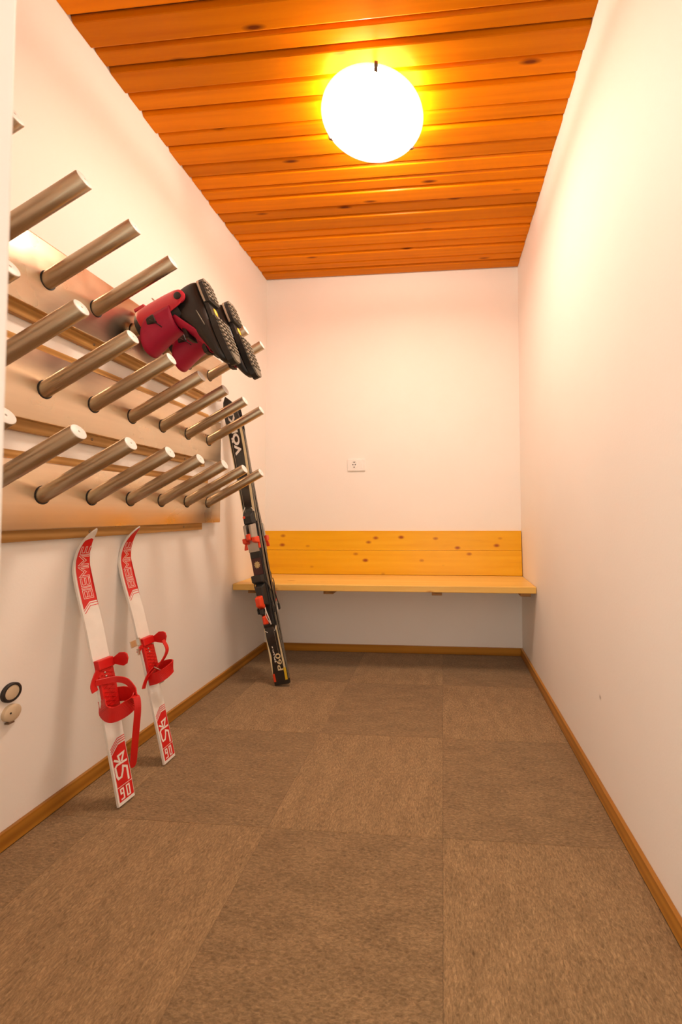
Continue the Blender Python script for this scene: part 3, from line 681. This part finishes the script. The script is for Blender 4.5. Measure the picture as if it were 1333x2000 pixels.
    MB().wedge((-0.018, 0.372, 0.020), (0.010, 0.410, 0.052), (-0.014, 0.380, 0.006, 0.408), B).build('heel_lever', M_BLKP, t, bevel=0.004)
    MB().wedge((-0.013, 0.322, 0.018), (0.009, 0.374, 0.048), (-0.009, 0.328, 0.005, 0.370), B).build('heel_lever_tip', M_ORG, t, bevel=0.006, segs=3)
    mb = MB(); mb.tube(spl([P(0.010, 0.42, 0.032), P(0.016, 0.385, 0.036), P(0.018, 0.350, 0.026), P(0.014, 0.318, 0.012)], 5), 0.0028, 8); mb.tube(spl([P(0.012, 0.40, 0.034), P(0.007, 0.370, 0.034), P(0.012, 0.335, 0.022), P(0.016, 0.320, 0.012)], 5), 0.0022, 8)
    mb.build('white_lever_arm', M_WPRINT, t, smooth=True)
    for sd in (-1, 1):
        pa = [P(sd*0.030, 0.545, 0.016), P(sd*0.038, 0.520, 0.008), P(sd*0.042, 0.47, -0.006), P(sd*0.043, 0.40, 0.010)]
        ba = MB().tube(spl(pa, 5), 0.0024, 8).build('brake_arm', M_BLKP, t, smooth=True)
        MB().wedge((sd*0.043-0.005, 0.375, 0.004), (sd*0.043+0.005, 0.410, 0.016), (sd*0.043-0.003, 0.380, sd*0.043+0.003, 0.405), B).build('brake_foot', M_BLKP, ba, bevel=0.002)
    return t
adult_ski(1, 'black adult ski with cream side stripe, its printed topsheet facing the room')
adult_ski(-1, 'black adult ski at the back, base against the front ski, facing the bench')

# ------------------------------------------------------------------ ski boots hung on the top pegs
def boot(yc, label, dx=0.0, dz=0.0, turn=0.0):
    fw = Vector((0.382, 0, -0.924)); upv = Vector((-0.924, 0, -0.382)); lat = Vector((0, 1, 0))
    q = Matrix.Rotation(math.radians(turn), 3, upv); fw = q @ fw; lat = q @ lat
    H = Vector((-0.862+dx, yc, 1.757+dz))
    W = lambda x, y_, z: tuple(H + fw*x + lat*y_ + upv*z)
    t = thing('ski_boot', label, 'boot', tuple(H), 'pair of red and black ski boots')
    # sole: separate heel and toe blocks with lugs, arch between
    def outline(x0, x1, wtab, n=10):
        pts = []
        for i in range(n+1):
            x = x0+(x1-x0)*i/n; pts.append((x, interp(x, wtab)))
        return pts
    WT = [(0.0, 0.014), (0.006, 0.024), (0.02, 0.032), (0.06, 0.034), (0.11, 0.030), (0.15, 0.033), (0.20, 0.040), (0.25, 0.040), (0.29, 0.035), (0.320, 0.026), (0.334, 0.016), (0.338, 0.006)]
    def slab(x0, x1, z0, z1, k_=1.0, n=14):
        o = outline(x0, x1, WT, n); loop = [(x, -w*k_) for x, w in o] + [(x, w*k_) for x, w in reversed(o)]
        return MB().loft([[W(x, y_, z0) for x, y_ in loop], [W(x, y_, z1) for x, y_ in loop]])
    hs = slab(0.0, 0.098, 0.006, 0.030).build('heel_block', M_BOOTB, t, bevel=0.0015)
    slab(0.004, 0.094, 0.0205, 0.0275, 1.03).build('heel_stripe', M_HEELS, hs)
    slab(0.092, 0.160, 0.016, 0.030, 0.92).build('arch', M_BOOTB, t)
    mb = MB(); mb.lathe([(0.020, 0), (0.018, 0.003), (0.010, 0.005), (0.0005, 0.0055)], 20, Matrix.Translation(H+fw*0.128+upv*0.0165+lat*0.004) @ Matrix((fw, lat*0.5, -upv)).transposed().to_4x4())
    mb.build('yellow_badge', M_YEL, t, smooth=True)
    ts = slab(0.155, 0.338, 0.007, 0.030).build('toe_block', M_BOOTB, t, bevel=0.0015)
    for par, xa, xb, ks in ((hs, 0.012, 0.092, 5), (ts, 0.165, 0.300, 8)):
        mb = MB()
        for i in range(ks):
            x = xa+(xb-xa)*(i+0.5)/ks; w = interp(x, WT)
            for sd in (-1, 1):
                for a, b in ((0.10, 0.48), (0.58, 1.0)):
                    y0, y1 = sorted((sd*w*a, sd*w*b)); d = (xb-xa)/ks*0.30; sk = sd*0.004
                    vs = [W(x-d, y0, 0.0065), W(x+d, y0, 0.0065), W(x+d+sk, y1, 0.0065), W(x-d+sk, y1, 0.0065), W(x-d*0.8, y0, 0.0), W(x+d*0.8, y0, 0.0), W(x+d*0.8+sk, y1, 0.0), W(x-d*0.8+sk, y1, 0.0)]
                    mb.add(vs, [(0,3,2,1),(4,5,6,7),(0,1,5,4),(1,2,6,5),(2,3,7,6),(3,0,4,7)])
        o = mb.build('sole_lugs', M_SOLE, par); o['kind'] = 'stuff'
    slab(0.302, 0.336, 0.001, 0.008, 0.92, 8).build('toe_pad', M_SOLE, ts, bevel=0.001)
    slab(0.002, 0.014, 0.001, 0.008, 0.95, 5).build('heel_pad', M_SOLE, hs, bevel=0.001)
    # black lower shell
    ST_ = [(0.004, 0.026, 0.085), (0.010, 0.032, 0.115), (0.025, 0.038, 0.145), (0.055, 0.041, 0.160), (0.095, 0.042, 0.160), (0.13, 0.043, 0.140), (0.17, 0.045, 0.112), (0.21, 0.047, 0.092), (0.25, 0.046, 0.078), (0.285, 0.041, 0.066), (0.308, 0.032, 0.056), (0.320, 0.020, 0.046)]
    rings = []
    for x, w, h in ST_:
        r = []
        for i in range(20):
            a = 2*math.pi*i/20; c, s = math.cos(a), math.sin(a)
            yy = w*math.copysign(abs(c)**0.72, c); zz = 0.026+(h-0.026)*(0.5+0.5*math.copysign(abs(s)**0.72, s)); yy *= 1-0.28*max(0, (zz-0.05)/0.12)
            r.append(W(x, yy, zz))
        rings.append(r)
    sh = MB().loft(rings).build('lower_shell', M_BOOTB, t, smooth=True, sub=1)
    mb = MB()
    for sd in (-1, 1): mb.tube(spl([W(0.118, sd*0.0425, 0.062), W(0.15, sd*0.0462, 0.056), W(0.185, sd*0.0482, 0.050)], 5), [0.0010]+[0.0022]*9+[0.0010], 6)
    mb.build('shell_ridge', M_SOLE, sh, smooth=True)
    # magenta instep cover over the front of the shell
    rings = []
    for x, z in ((0.100, 0.172), (0.135, 0.148), (0.170, 0.122), (0.205, 0.101), (0.235, 0.089), (0.255, 0.081)):
        w = interp(x, [(0.10, 0.041), (0.17, 0.036), (0.255, 0.018)]); dr = 0.034*(w/0.041)
        rings.append([W(x, w*math.sin(a), z-dr*(1-math.cos(a))) for a in [math.radians(-88+176*i/12) for i in range(13)]])
    o = MB().loft(rings, closed=False).build('instep_cover', M_BOOTM, t, smooth=True)
    md = o.modifiers.new('thick', 'SOLIDIFY'); md.thickness = 0.004; md.offset = 1
    # cuff: a ring section swept up the leaning leg
    def ring_pt(z, a, grow=0.0):
        cx = interp(z, [(0.06, 0.060), (0.10, 0.060), (0.16, 0.063), (0.22, 0.070), (0.30, 0.086)])
        ra = interp(z, [(0.06, 0.052), (0.10, 0.060), (0.16, 0.062), (0.22, 0.062), (0.30, 0.066)])+grow; rb = interp(z, [(0.06, 0.043), (0.10, 0.046), (0.16, 0.048), (0.22, 0.052), (0.30, 0.056)])+grow
        return W(cx + ra*math.cos(a), rb*math.sin(a), z)
    rows = 12; n = 36
    rings = []
    for k_ in range(rows+1):
        r = []
        for i in range(n+1):
            a = math.radians(62 + 236*i/n)                    # open at the front (a = 0)
            back = (1-math.cos(a))/2                            # 0 front .. 1 heel
            side = abs(math.sin(a))
            zlo = 0.150 - 0.070*max(0, side-0.35)*1.2 if back > 0.35 else 0.155
            if back > 0.80: zlo = 0.100+0.02*(1-side)
            zhi = 0.262 + 0.016*back
            z = zlo+(zhi-zlo)*k_/rows; r.append(ring_pt(z, a, 0.004))
        rings.append(r)
    cf = MB().loft(rings, closed=False).build('cuff', M_BOOTR, t, smooth=True)
    md = cf.modifiers.new('thick', 'SOLIDIFY'); md.thickness = 0.005; md.offset = 0
    md = cf.modifiers.new('subd', 'SUBSURF'); md.levels = 1; md.render_levels = 1
    # magenta front flap of the cuff with rounded shoulders
    rings = []
    for k_ in range(rows+1):
        r = []
        for i in range(21):
            f_ = i/20; a = math.radians(-84+168*f_); zz0 = 0.140+0.018*math.cos(a); zz1 = 0.300 - 0.060*abs(2*f_-1)**2.5
            z = zz0+(zz1-zz0)*k_/rows; r.append(ring_pt(z, a, 0.009 + 0.016*math.cos(a)*max(0, (z-0.14)/0.16)))
        rings.append(r)
    fl = MB().loft(rings, closed=False).build('front_flap', M_BOOTM, t, smooth=True)
    md = fl.modifiers.new('thick', 'SOLIDIFY'); md.thickness = 0.004; md.offset = 0
    # dark liner lining the cuff opening
    rings = [[ring_pt(z, 2*math.pi*i/28, gr) for i in range(28)] for z, gr in ((0.12, -0.003), (0.20, -0.002), (0.285, -0.001), (0.290, -0.006), (0.20, -0.012), (0.12, -0.016))]
    MB().loft(rings, cap=False).build('inner_liner', M_LINER_GAP, t, smooth=True)
    for sd in (-1, 1):
        c = Vector(W(0.048, sd*0.048, 0.102)); M = Matrix((fw, upv*(-sd), lat*sd)).transposed().to_4x4(); M.translation = c
        MB().lathe([(0.024, -0.004), (0.024, 0.002), (0.020, 0.0045), (0.001, 0.005)], 24, M).build('pivot_boss', M_BOOTR, t, autosmooth=40)
        MB().lathe([(0.0135, 0.003), (0.0135, 0.007), (0.010, 0.0085), (0.001, 0.0085)], 20, M).build('pivot_bolt', M_BOOTB, t, autosmooth=40)
        # side buckle
        bk = MB().wedge((0.078, min(sd*0.050, sd*0.066), 0.205), (0.110, max(sd*0.050, sd*0.066), 0.240), (0.082, min(sd*0.052, sd*0.064), 0.106, max(sd*0.052, sd*0.064)), W).build('buckle', M_BOOTB, t, bevel=0.004)
        MB().tube(spl([W(0.094, sd*0.064, 0.222), W(0.108, sd*0.066, 0.212), W(0.118, sd*0.058, 0.203), W(0.124, sd*0.046, 0.200)], 5), 0.0018, 8).build('buckle_wire', M_BOOTB, bk, smooth=True)
    MB().wedge((0.132, -0.030, 0.128), (0.190, 0.030, 0.146), (0.140, -0.020, 0.182, 0.020), W).build('instep_buckle', M_BOOTB, t, bevel=0.005)
    MB().wedge((0.222, -0.022, 0.085), (0.262, 0.022, 0.104), (0.230, -0.014, 0.256, 0.014), W).build('toe_buckle', M_BOOTB, t, bevel=0.004)
    # spoiler edge and wire at the back of the cuff
    MB().wedge((-0.006, -0.022, 0.245), (0.012, 0.022, 0.292), (-0.008, -0.016, 0.004, 0.016), W).build('spoiler', M_BOOTR, t, bevel=0.003)
    MB().tube(spl([W(-0.004, -0.012, 0.205), W(-0.018, -0.012, 0.212), W(-0.020, 0.0, 0.216), W(-0.018, 0.012, 0.212), W(-0.004, 0.012, 0.205)], 5), 0.0016, 8).build('rear_loop', M_CHROME, t, smooth=True)
    return t
boot(1.403, 'red and black ski boot on top peg, nearer of the pair')
boot(1.568, 'red and black ski boot on top peg, farther and partly hidden', dx=0.004, dz=0.004)
